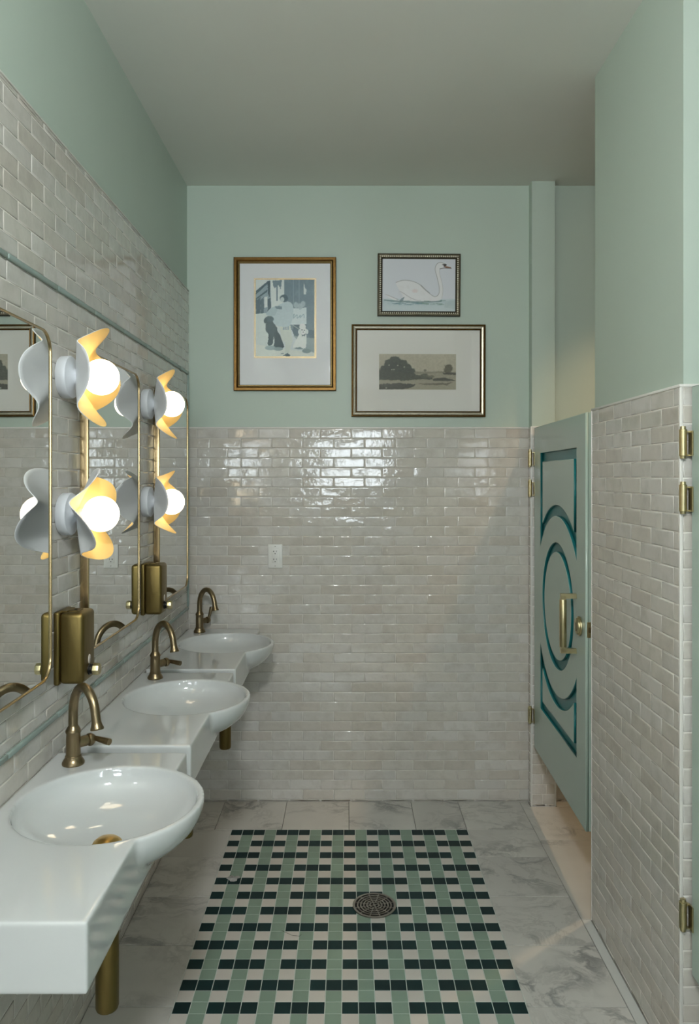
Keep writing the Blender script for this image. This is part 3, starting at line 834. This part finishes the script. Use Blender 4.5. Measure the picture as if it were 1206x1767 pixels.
def art_swan():
    a = Art(120, 882, 96, 645, 200, 144, (212, 215, 219))
    W = np.array
    a.put(np.clip((a.Y - 505) / 25, 0, 1), (188, 203, 202), 0.7)
    n = smooth_noise(a.h, a.w, 5, 5); n2 = smooth_noise(a.h, a.w * 1, 9, 8)
    a.put(np.clip((a.Y - 512) / 10, 0, 1) * np.clip((605 - a.Y) / 40, 0, 1) * (n - .2), (150, 176, 182), 0.55)
    body = spline([(150, 468), (230, 505), (300, 530), (330, 480), (300, 435), (260, 340), (340, 316), (440, 330), (520, 370), (580, 430), (660, 487), (705, 470), (712, 400), (690, 290), (668, 200), (685, 145), (725, 126), (765, 140), (782, 158), (835, 184), (780, 186), (715, 196), (716, 250), (738, 330), (750, 420), (745, 490), (700, 530), (560, 545), (400, 540), (300, 545), (200, 510), (150, 468)], 6)
    a.poly(body, (223, 223, 223))
    a.put(np.clip((n2 - .5) * 2, 0, 1) * ((a.Y > 330) & (a.Y < 540) & (a.X > 280) & (a.X < 640)), (200, 196, 194), 0.35)
    a.line(spline([(260, 340), (340, 316), (440, 330), (520, 370), (580, 430), (660, 487), (705, 462), (712, 400), (690, 290), (668, 200), (685, 145), (725, 126), (768, 142)]), 5, (140, 140, 136), 0.8)
    a.line(spline([(520, 370), (560, 410), (610, 450)]), 10, (130, 132, 130), 0.6)
    a.line(spline([(716, 200), (716, 250), (738, 330), (750, 420), (740, 500)]), 4, (176, 178, 176), 0.8)
    a.line(spline([(300, 435), (340, 455), (400, 495), (470, 525), (520, 528)]), 6, (170, 168, 168), 0.7)
    a.line(spline([(150, 468), (210, 490), (280, 520)]), 5, (165, 160, 158), 0.7)
    a.poly([(300, 530), (320, 505), (350, 490), (335, 530), (310, 545)], (120, 138, 146), 0.8)
    a.poly(spline([(735, 148), (775, 142), (790, 158), (770, 165), (762, 182), (755, 160), (735, 148)], 5), (48, 46, 44))
    a.poly([(765, 160), (835, 178), (838, 188), (775, 186)], (140, 104, 84)); a.line([(718, 194), (760, 184), (836, 188)], 6, (60, 52, 46))
    for i in range(40):
        rs = random.Random(i); x = rs.uniform(160, 740); y = rs.uniform(530, 575); L = rs.uniform(20, 70)
        a.line([(x, y), (x + L, y + rs.uniform(-2, 2))], 7, (86, 124, 132) if x < 480 else (92, 128, 112), 0.45)
    a.line(spline([(140, 528), (300, 540), (500, 545), (700, 540), (735, 528)]), 12, (96, 124, 124), 0.7)
    for i in range(16):
        a.line(spline([(780 - i, 540 + i * 4), (830, 535 + i * 5), (878, 528 + i * 6)]), 3, (164, 182, 178), 0.5)
    a.ell(460, 430, 28, 18, (214, 190, 186), 0.4, 0.6, 20, 3); return a

def art_land():
    a = Art(85, 888, 1087, 1458, 200, 94, (172, 166, 146))
    n = smooth_noise(a.h, a.w, 10, 2); n3 = smooth_noise(a.h, a.w, 3, 4)
    a.put((n - .4) * 1.2, (190, 184, 164), 0.6)
    dk = (74, 78, 68)
    a.poly([(85, 1270), (888, 1270), (888, 1458), (85, 1458)], (150, 144, 124))
    for x, y, rx, ry in ((250, 1170, 70, 60), (190, 1200, 55, 55), (330, 1200, 50, 55), (150, 1260, 60, 50), (240, 1270, 110, 90), (385, 1240, 38, 45), (400, 1290, 70, 60), (120, 1310, 60, 45), (330, 1310, 90, 60)):
        a.ell(x, y, rx, ry, dk, 0.95, 0.2, 36, int(x))
    a.poly([(85, 1262), (160, 1250), (470, 1300), (640, 1330), (640, 1352), (85, 1360)], (80, 82, 70), 0.95, 18, 7)
    a.ell(555, 1312, 40, 22, (92, 92, 78), 0.9, 0.3, 20, 8); a.ell(620, 1322, 40, 16, (100, 98, 82), 0.8, 0.3, 20, 9)
    a.ell(566, 1258, 14, 12, (110, 108, 94), 0.9, 0.4, 10, 5); a.poly([(450, 1272), (760, 1268), (760, 1284), (450, 1292)], (132, 128, 110), 0.8, 12, 3)
    a.ell(805, 1245, 48, 48, (92, 88, 72), 0.95, 0.25, 30, 21); a.poly([(745, 1282), (888, 1278), (888, 1302), (760, 1300)], (70, 70, 60), 0.9, 12, 12)
    a.poly([(640, 1345), (760, 1330), (830, 1345), (888, 1370), (780, 1372), (650, 1368)], (72, 72, 62), 0.9, 16, 14)
    a.put(np.clip((a.Y - 1360) / 12, 0, 1), (158, 152, 132), 0.7)
    a.put(np.clip((n3 - .5) * 3, 0, 1) * (a.Y > 1355), (120, 116, 100), 0.5)
    a.poly([(85, 1400), (300, 1392), (480, 1400), (420, 1440), (300, 1458), (85, 1458)], (70, 70, 60), 0.95, 24, 15)
    a.poly([(470, 1396), (640, 1392), (860, 1384), (800, 1412), (560, 1408)], (100, 96, 82), 0.85, 18, 16)
    for x, y in ((190, 1204), (280, 1206), (348, 1222), (218, 1250), (240, 1250), (160, 1442)): a.ell(x, y, 8, 7, (170, 168, 152), 0.9)
    a.c += (n3[..., None] - .5) * 22; return a

def print_mesh(art, w, h):
    nx, ny = art.w, art.h
    xs = np.linspace(-w / 2, w / 2, nx); zs = np.linspace(h / 2, -h / 2, ny)
    co = np.zeros((ny, nx, 3)); co[..., 0] = xs[None]; co[..., 1] = zs[:, None]
    idx = np.arange(nx * ny).reshape(ny, nx)
    q = np.stack([idx[1:, :-1], idx[1:, 1:], idx[:-1, 1:], idx[:-1, :-1]], -1).reshape(-1, 4)
    me = bpy.data.meshes.new('print'); me.from_pydata(co.reshape(-1, 3).tolist(), [], q.tolist())
    at = me.color_attributes.new('ink', 'FLOAT_COLOR', 'POINT')
    c = np.clip(((art.c.reshape(-1, 3) / 255 - 0.45) * 1.14 + 0.49), 0, 1); c = np.where(c <= 0.04045, c / 12.92, ((c + 0.055) / 1.055) ** 2.4)
    at.data.foreach_set('color', np.concatenate([c, np.ones((len(c), 1))], 1).ravel().astype(np.float32))
    return me

def pxx(x, y=YP - 0.02): return (x - 601) * y / F_PX
def pxz(p, y=YP - 0.02): return HC - (p - 823) * y / F_PX

def picture(name, label, px, inner, prt, art, strips, matm, roll=0.0, bead=None, print_frame=None):
    x0, x1, y0, y1 = pxx(px[0]), pxx(px[1]), pxz(px[3]), pxz(px[2]); w, h = x1 - x0, y1 - y0
    root = empty(name, label=label, cat='picture', group='framed pictures on the end wall')
    root.matrix_world = plane(((x0 + x1) / 2, YP - 0.0003, (y0 + y1) / 2), (1, 0, 0), (0, 0, 1), (0, -1, 0)) @ Matrix.Rotation(roll, 4, 'Z')
    for nm, m, prof in strips:
        bm = bmesh.new(); rframe(bm, w, h, 0, prof); obj(nm, bm, M[m], root)
    ins = strips[-1][2][-1][0]; iw, ih = w - 2 * ins + 0.002, h - 2 * ins + 0.002
    bm = bmesh.new(); bbox(bm, -iw / 2, iw / 2, -ih / 2, ih / 2, 0.001, 0.008); obj('mat_board', bm, M[matm], root)
    pcx, pcy = (pxx(prt[0]) + pxx(prt[1])) / 2 - (x0 + x1) / 2, (pxz(prt[2]) + pxz(prt[3])) / 2 - (y0 + y1) / 2
    pw, ph = pxx(prt[1]) - pxx(prt[0]), pxz(prt[2]) - pxz(prt[3])
    if art.w and print_frame:
        for nm, m, e0, e1, z in print_frame:
            bm = bmesh.new(); rframe(bm, pw + 2 * e1, ph + 2 * e1, 0, [(0, 0.0081), (0, z), (e1 - e0, z), (e1 - e0, 0.0081)]); bm.transform(Matrix.Translation((pcx, pcy, 0)))
            obj(nm, bm, M[m], root)
    p = link('print', print_mesh(art, pw, ph), root, M['ink']); p.location = (pcx, pcy, 0.0086)
    bm = bmesh.new(); bbox(bm, -iw / 2, iw / 2, -ih / 2, ih / 2, 0.0115, 0.0125); obj('glass_pane', bm, M['glass'], root)
    if bead:
        e, r, z, step = bead; bm = bmesh.new(); W_, H_ = w - 2 * e, h - 2 * e
        for L, fx in ((W_, lambda t, s: (t, s * H_ / 2)), (H_, lambda t, s: (s * W_ / 2, t))):
            k = int(L / step)
            for s in (-1, 1):
                for i in range(k + 1):
                    q = fx(-L / 2 + L * i / k, s); bmesh.ops.create_icosphere(bm, subdivisions=1, radius=r, matrix=Matrix.Translation((q[0], q[1], z)))
        obj('bead_row', bm, M['bead'], root, smooth=True, kind='stuff')
    return root
picture('framed_picture', 'bronze-framed street photo of a woman with poodles', (403, 580, 443.5, 674), None, (440.6, 542.6, 481.7, 614.6), art_street(),
        [('outer_frame', 'frame_bronze', [(0, 0), (0, 0.019), (0.003, 0.022), (0.014, 0.022), (0.021, 0.017), (0.022, 0.0)]),
         ('inner_lip', 'frame_gold', [(0.022, 0), (0.022, 0.0185), (0.0245, 0.019), (0.027, 0.015), (0.028, 0.0142), (0.029, 0.012), (0.029, 0.0)])], 'mat', 0.0, None,
        [('print_border', 'frame_gold', 0.0, 0.003, 0.0095), ('print_edge', 'mat_cream', 0.003, 0.006, 0.0092), ('print_fillet', 'frame_gold', 0.006, 0.0078, 0.0088)])
picture('framed_picture', 'small beaded silver frame with a drawing of a swan', (651.5, 794.5, 437.5, 545), None, (660.5, 786.5, 446.5, 536.5), art_swan(),
        [('outer_frame', 'frame_dark', [(0, 0), (0, 0.020), (0.0015, 0.022), (0.0025, 0.022), (0.004, 0.0195), (0.005, 0.0)]),
         ('silver_band', 'frame_silver', [(0.005, 0), (0.005, 0.020), (0.007, 0.0215), (0.009, 0.020), (0.009, 0.0)]),
         ('bead_channel', 'frame_dark', [(0.009, 0), (0.009, 0.0185), (0.018, 0.0175), (0.019, 0.0185), (0.0215, 0.0165), (0.024, 0.014), (0.024, 0.0)])], 'mat', math.radians(-0.35), (0.0135, 0.0040, 0.0190, 0.0098))
picture('framed_picture', 'wide silver-framed landscape print with trees by water', (606.5, 838, 559.5, 719), None, (654.2, 787.3, 610.3, 671.8), art_land(),
        [('outer_frame', 'frame_bronze', [(0, 0), (0, 0.017), (0.002, 0.020), (0.006, 0.021), (0.009, 0.019), (0.009, 0.0)]),
         ('silver_band', 'frame_silver', [(0.009, 0), (0.009, 0.0192), (0.012, 0.0205), (0.019, 0.0185), (0.022, 0.0165), (0.022, 0.0)]),
         ('inner_lip', 'frame_bronze', [(0.022, 0), (0.022, 0.0172), (0.0245, 0.018), (0.027, 0.0155), (0.0275, 0.013), (0.0275, 0.0)])], 'mat_cream', math.radians(-0.12), None,
        [('plate_mark', 'mat_cream', 0.0, 0.0125, 0.0084)])

# ------------------------------------------------------------------ outlet
ox, oz = pxx(475, YB), pxz(959.5, YB)
ot = empty('wall_outlet', label='white double power outlet on the tiled end wall', cat='outlet')
ot.matrix_world = plane((ox, YB - 0.0002, oz), (1, 0, 0), (0, 0, 1), (0, -1, 0))
bm = bmesh.new(); bbox(bm, -0.0355, 0.0355, -0.0585, 0.0585, 0, 0.0062, 0.003, 3); obj('cover_plate', bm, M['plastic'], ot, angle=40)
bm = bmesh.new(); bbox(bm, -0.0165, 0.0165, -0.0335, 0.0335, 0.0055, 0.0082, 0.001, 2); rc = obj('receptacle', bm, M['plastic'], ot, angle=40)
for s in (-1, 1):
    bm = bmesh.new()
    bbox(bm, -0.0078, -0.0054, s * 0.0195 + 0.0005, s * 0.0195 + 0.0085, 0.008, 0.0084); bbox(bm, -0.0105, -0.0056, s * 0.0195 + 0.0035, s * 0.0195 + 0.0056, 0.008, 0.0084)
    bbox(bm, 0.0054, 0.0074, s * 0.0195 + 0.0005, s * 0.0195 + 0.0085, 0.008, 0.0084)
    lathe(bm, [(0.0026, 0.008), (0.0026, 0.0084)], (0, s * 0.0195 - 0.007, 0), n=12)
    obj('plug_slots', bm, M['black'], rc)
    bm = bmesh.new(); lathe(bm, [(0.0028, 0.006), (0.0024, 0.0072), (0, 0.0074)], (0, s * 0.048, 0), n=12); obj('screw', bm, M['steel'], ot)

# ------------------------------------------------------------------ stall doors
DW, DV0, DV1 = 0.868, 0.292, 1.838
def plate(name, loops, z0, z1, parent):
    """flat plate with holes: first loop is the outline; bevelled edges; sides facing a groove are teal"""
    cu = bpy.data.curves.new('tmp', 'CURVE'); cu.dimensions = '2D'; cu.fill_mode = 'BOTH'
    bv = 0.003; cu.extrude = (z1 - z0) / 2 - bv; cu.bevel_depth = bv; cu.bevel_resolution = 1; cu.offset = -bv
    for lp in loops:
        sp = cu.splines.new('POLY'); sp.points.add(len(lp) - 1); sp.use_cyclic_u = True
        for p, (x, y) in zip(sp.points, lp): p.co = (x, y, 0, 1)
    o = bpy.data.objects.new('tmp', cu); COL.objects.link(o)
    me = bpy.data.meshes.new_from_object(o.evaluated_get(bpy.context.evaluated_depsgraph_get()))
    bpy.data.objects.remove(o); me.transform(Matrix.Translation((0, 0, (z0 + z1) / 2)))
    me.materials.clear()
    ob = link(name, me, parent, [M['door'], M['teal']])
    for p in me.polygons:
        x, y, _ = p.center
        edge = x < 0.006 or x > DW - 0.006 or y < DV0 + 0.006 or y > DV1 - 0.006
        p.material_index = 1 if (p.normal.z < 0.9 and not edge) else 0
    return ob

def arc(cx, cy, r, a0, a1, n=36):
    return [(cx + r * math.cos(a0 + (a1 - a0) * k / n), cy + r * math.sin(a0 + (a1 - a0) * k / n)) for k in range(n + 1)]

def build_door(name, with_hardware, label):
    root = empty(name, label=label, cat='door', kind='structure')
    uc, vc, a, g = 0.438, 1.052, 0.308, 0.040; vt, vb = 1.711, 0.521; ri, ro = 0.382, 0.427
    bm = bmesh.new(); bbox(bm, 0.0005, DW - 0.0005, DV0 + 0.0005, DV1 - 0.0005, -0.036, -0.013)
    core = obj('door_core', bm, [M['door'], M['teal']], root)
    for p in core.data.polygons: p.material_index = 1 if p.normal.z > 0.9 else 0
    aa = math.acos(a / ri)
    upper = [(uc - a, vt), (uc + a, vt)] + arc(uc, vc, ri, aa, PI - aa)
    lower = [(uc + a, vb), (uc - a, vb)] + arc(uc, vc, ri, PI + aa, 2 * PI - aa)
    ring = arc(uc, vc, 0.267, 0, 2 * PI, 72)[:-1]
    plate('door_face', [[(0, DV0), (DW, DV0), (DW, DV1), (0, DV1)], upper, lower, ring], -0.013, 0, root)
    b = a - g; ab = math.acos(b / ro)
    plate('upper_panel', [[(uc - b, vt - g), (uc + b, vt - g)] + arc(uc, vc, ro, ab, PI - ab)], -0.013, -0.0005, root)
    plate('lower_panel', [[(uc + b, vb + g), (uc - b, vb + g)] + arc(uc, vc, ro, PI + ab, 2 * PI - ab)], -0.013, -0.0005, root)
    plate('round_panel', [arc(uc, vc, 0.229, 0, 2 * PI, 72)[:-1]], -0.013, -0.0005, root)
    if with_hardware:
        hu = 0.742; bm = bmesh.new(); lathe(bm, [(0, 0.945), (0.0130, 0.945), (0.0137, 0.9465), (0.0137, 1.1255), (0.0130, 1.127), (0, 1.127)], (0, 0, 0), (0, 1, 0), n=32)
        bm.transform(Matrix.Translation((hu, 0, 0.050)))
        h = obj('pull_handle', bm, M['brass_pale'], root, angle=40, label='brass pull handle')
        for v0, s in ((1.127, 1), (0.945, -1)):
            bm = bmesh.new(); bbox(bm, hu - 0.0095, hu + 0.0095, v0, v0 + s * 0.017, 0.0405, 0.0595); bbox(bm, hu - 0.0095, hu + 0.0095, v0 + s * 0.0055, v0 + s * 0.0235, 0.0, 0.0594)
            obj('bracket', bm, M['brass_pale'], h)
        bm = bmesh.new(); lathe(bm, [(0.0, 0), (0.036, 0), (0.037, 0.003), (0.036, 0.006), (0.031, 0.0075), (0.031, 0.011), (0.029, 0.0135), (0, 0.0145)], (0.795, 1.036, 0), n=40)
        lk = obj('lock_rose', bm, M['brass_pale'], root, angle=40, label='round brass lock')
        bm = bmesh.new(); bbox(bm, 0.7935, 0.7965, 1.024, 1.048, 0.014, 0.0152); lathe(bm, [(0.003, 0.014), (0.003, 0.0152)], (0.795, 1.020, 0), n=12); obj('keyway', bm, M['dark'], lk)
        bm = bmesh.new(); bbox(bm, DW - 0.001, DW + 0.0012, 1.007, 1.064, -0.031, -0.006, 0.0005, 1); st = obj('latch_plate', bm, M['brass_pale'], root)
        bm = bmesh.new(); bbox(bm, DW + 0.0006, DW + 0.005, 1.026, 1.045, -0.026, -0.011, 0.002, 2); obj('latch_bolt', bm, M['brass'], st)
    for v in (1.691, 1.545, 0.446):
        bm = bmesh.new(); c = (-0.008, v, 0.019)
        lathe(bm, [(0, -0.0425), (0.007, -0.0425), (0.0075, -0.036), (0.0098, -0.035), (0.0098, 0.030), (0.0102, 0.0305), (0.0102, 0.034), (0.0075, 0.035), (0.0070, 0.0425), (0, 0.0430)], c, (0, 1, 0), n=24)
        hg = obj('hinge', bm, M['brass_pale'], root, angle=35, label='brass barrel hinge')
        bm = bmesh.new(); bbox(bm, -0.010, 0.014, v - 0.036, v + 0.030, 0.0006, 0.0042, 0.0008, 1); bbox(bm, -0.0125, -0.0035, v + 0.0262, v + 0.0298, 0.003, 0.012); bbox(bm, -0.0125, -0.0035, v - 0.036, v - 0.0325, 0.003, 0.012)
        obj('hinge_clip', bm, M['brass_pale'], hg)
    return root
d = build_door('door_1', True, 'sage stall door with teal grooved circles and brass pull handle')
e = Vector((0.8735 - 0.900, 2.770 - 3.634, 0)).normalized()
d.matrix_world = plane((0.900, 3.636, 0), e, (0, 0, 1), e.cross(Vector((0, 0, 1))))
d2 = build_door('door_2', False, 'second sage stall door, cut off at the right edge of view')
d2.matrix_world = plane((0.901, 1.972, 0), (0, -1, 0), (0, 0, 1), (-1, 0, 0))

# ------------------------------------------------------------------ floor drain and litter
dr = empty('floor_drain', (DR[0], DR[1], 0), label='round steel floor drain set in the green mosaic', cat='drain')
bm = bmesh.new(); lathe(bm, [(0.0, 0.0003), (0.074, 0.0003), (0.074, 0.0007), (0, 0.0007)], n=48); obj('drain_well', bm, M['dark'], dr)
def annulus(bm, r0, r1, z0, z1, n=64):
    rings = [[bm.verts.new((r * math.cos(2 * PI * k / n), r * math.sin(2 * PI * k / n), z)) for k in range(n)] for r, z in ((r0, z0), (r0, z1), (r1, z1), (r1, z0))]
    for i in range(4):
        A, B = rings[i], rings[(i + 1) % 4]
        for k in range(n): bm.faces.new((A[k], A[(k + 1) % n], B[(k + 1) % n], B[k]))
bm = bmesh.new(); annulus(bm, 0.0725, 0.081, 0.0002, 0.0042); obj('drain_rim', bm, M['steel'], dr)
for i, r in enumerate((0.060, 0.0485, 0.037, 0.0255, 0.014)):
    bm = bmesh.new(); annulus(bm, r, r + 0.0048, 0.0008, 0.0040); obj('grate_ring', bm, M['steel'], dr)
bm = bmesh.new(); lathe(bm, [(0, 0.0008), (0.006, 0.0008), (0.006, 0.004), (0, 0.004)], n=20); obj('grate_hub', bm, M['steel'], dr)
for k in range(12):
    bm = bmesh.new(); bbox(bm, 0.005 if k % 3 == 0 else 0.0145, 0.073, -0.0019, 0.0019, 0.0009, 0.0038); bm.transform(Matrix.Rotation(2 * PI * k / 12 + 0.26, 4, 'Z')); obj('grate_bar', bm, M['steel'], dr)

bm = bmesh.new(); rs = random.Random(5); c0 = bm.verts.new((0, 0, 0.006)); ring = []
for k in range(14):
    a = 2 * PI * k / 14; r = rs.uniform(0.7, 1.15); ring.append(bm.verts.new((0.029 * r * math.cos(a), 0.020 * r * math.sin(a), rs.uniform(0.0006, 0.006))))
for k in range(14): bm.faces.new((c0, ring[k], ring[(k + 1) % 14]))
bmesh.ops.solidify(bm, geom=bm.faces[:], thickness=0.0004)
o = obj('paper_scrap', bm, M['paper'], label='crumpled scrap of white paper lying on the mosaic', cat='litter'); o.location = (-0.459, 2.988, 0)
bm = bmesh.new(); tube(bm, [(-0.035, 0.02, 0.0006), (-0.012, 0.004, 0.0006), (0.004, -0.008, 0.0006), (0.03, -0.012, 0.0006), (0.036, -0.002, 0.0006)], 0.0005, 6)
o = obj('hair_strand', bm, M['hair'], label='thin dark hair lying on the white mosaic tiles', cat='litter'); o.location = (-0.20, 2.628, 0)

# ------------------------------------------------------------------ stall ceiling lamp
LX, LY = 1.42, 3.15
lp = empty('recessed_downlight', (LX, LY, ZC), label='warm recessed ceiling lamp inside the toilet stall', cat='ceiling lamp')
bm = bmesh.new(); annulus(bm, 0.055, 0.078, -0.006, -0.0004); obj('lamp_trim', bm, M['lampwhite'], lp)
bm = bmesh.new(); lathe(bm, [(0, -0.003), (0.055, -0.003), (0.055, -0.0005), (0, -0.0005)], n=32); obj('diffuser', bm, M['warm'], lp)
sl_ = bpy.data.lights.new('stall_lamp', 'SPOT'); sl_.energy = STALL_LAMP_W; sl_.color = (1.0, 0.66, 0.36); sl_.spot_size = math.radians(86); sl_.spot_blend = 0.8; sl_.shadow_soft_size = 0.03
so = bpy.data.objects.new('stall_lamp', sl_); COL.objects.link(so); so.location = (LX, LY, ZC - 0.02)

# ------------------------------------------------------------------ pendant lamp added over the near end to brighten the room, out of view
pl = empty('added_fill_lamp', (-0.05, 0.05, ZC), label='added unseen opal globe pendant lamp hanging over the viewer', cat='pendant lamp')
bm = bmesh.new(); lathe(bm, [(0, -0.025), (0.055, -0.025), (0.06, -0.02), (0.06, -0.0005), (0, -0.0005)], n=32); obj('ceiling_canopy', bm, M['brass'], pl, angle=40)
bm = bmesh.new(); lathe(bm, [(0.006, -0.29), (0.006, -0.024)], n=16); obj('rod', bm, M['brass'], pl, angle=40)
bm = bmesh.new(); bmesh.ops.create_uvsphere(bm, u_segments=32, v_segments=20, radius=0.12, matrix=Matrix.Translation((0, 0, -0.40))); obj('globe', bm, M['fill'], pl, smooth=True)
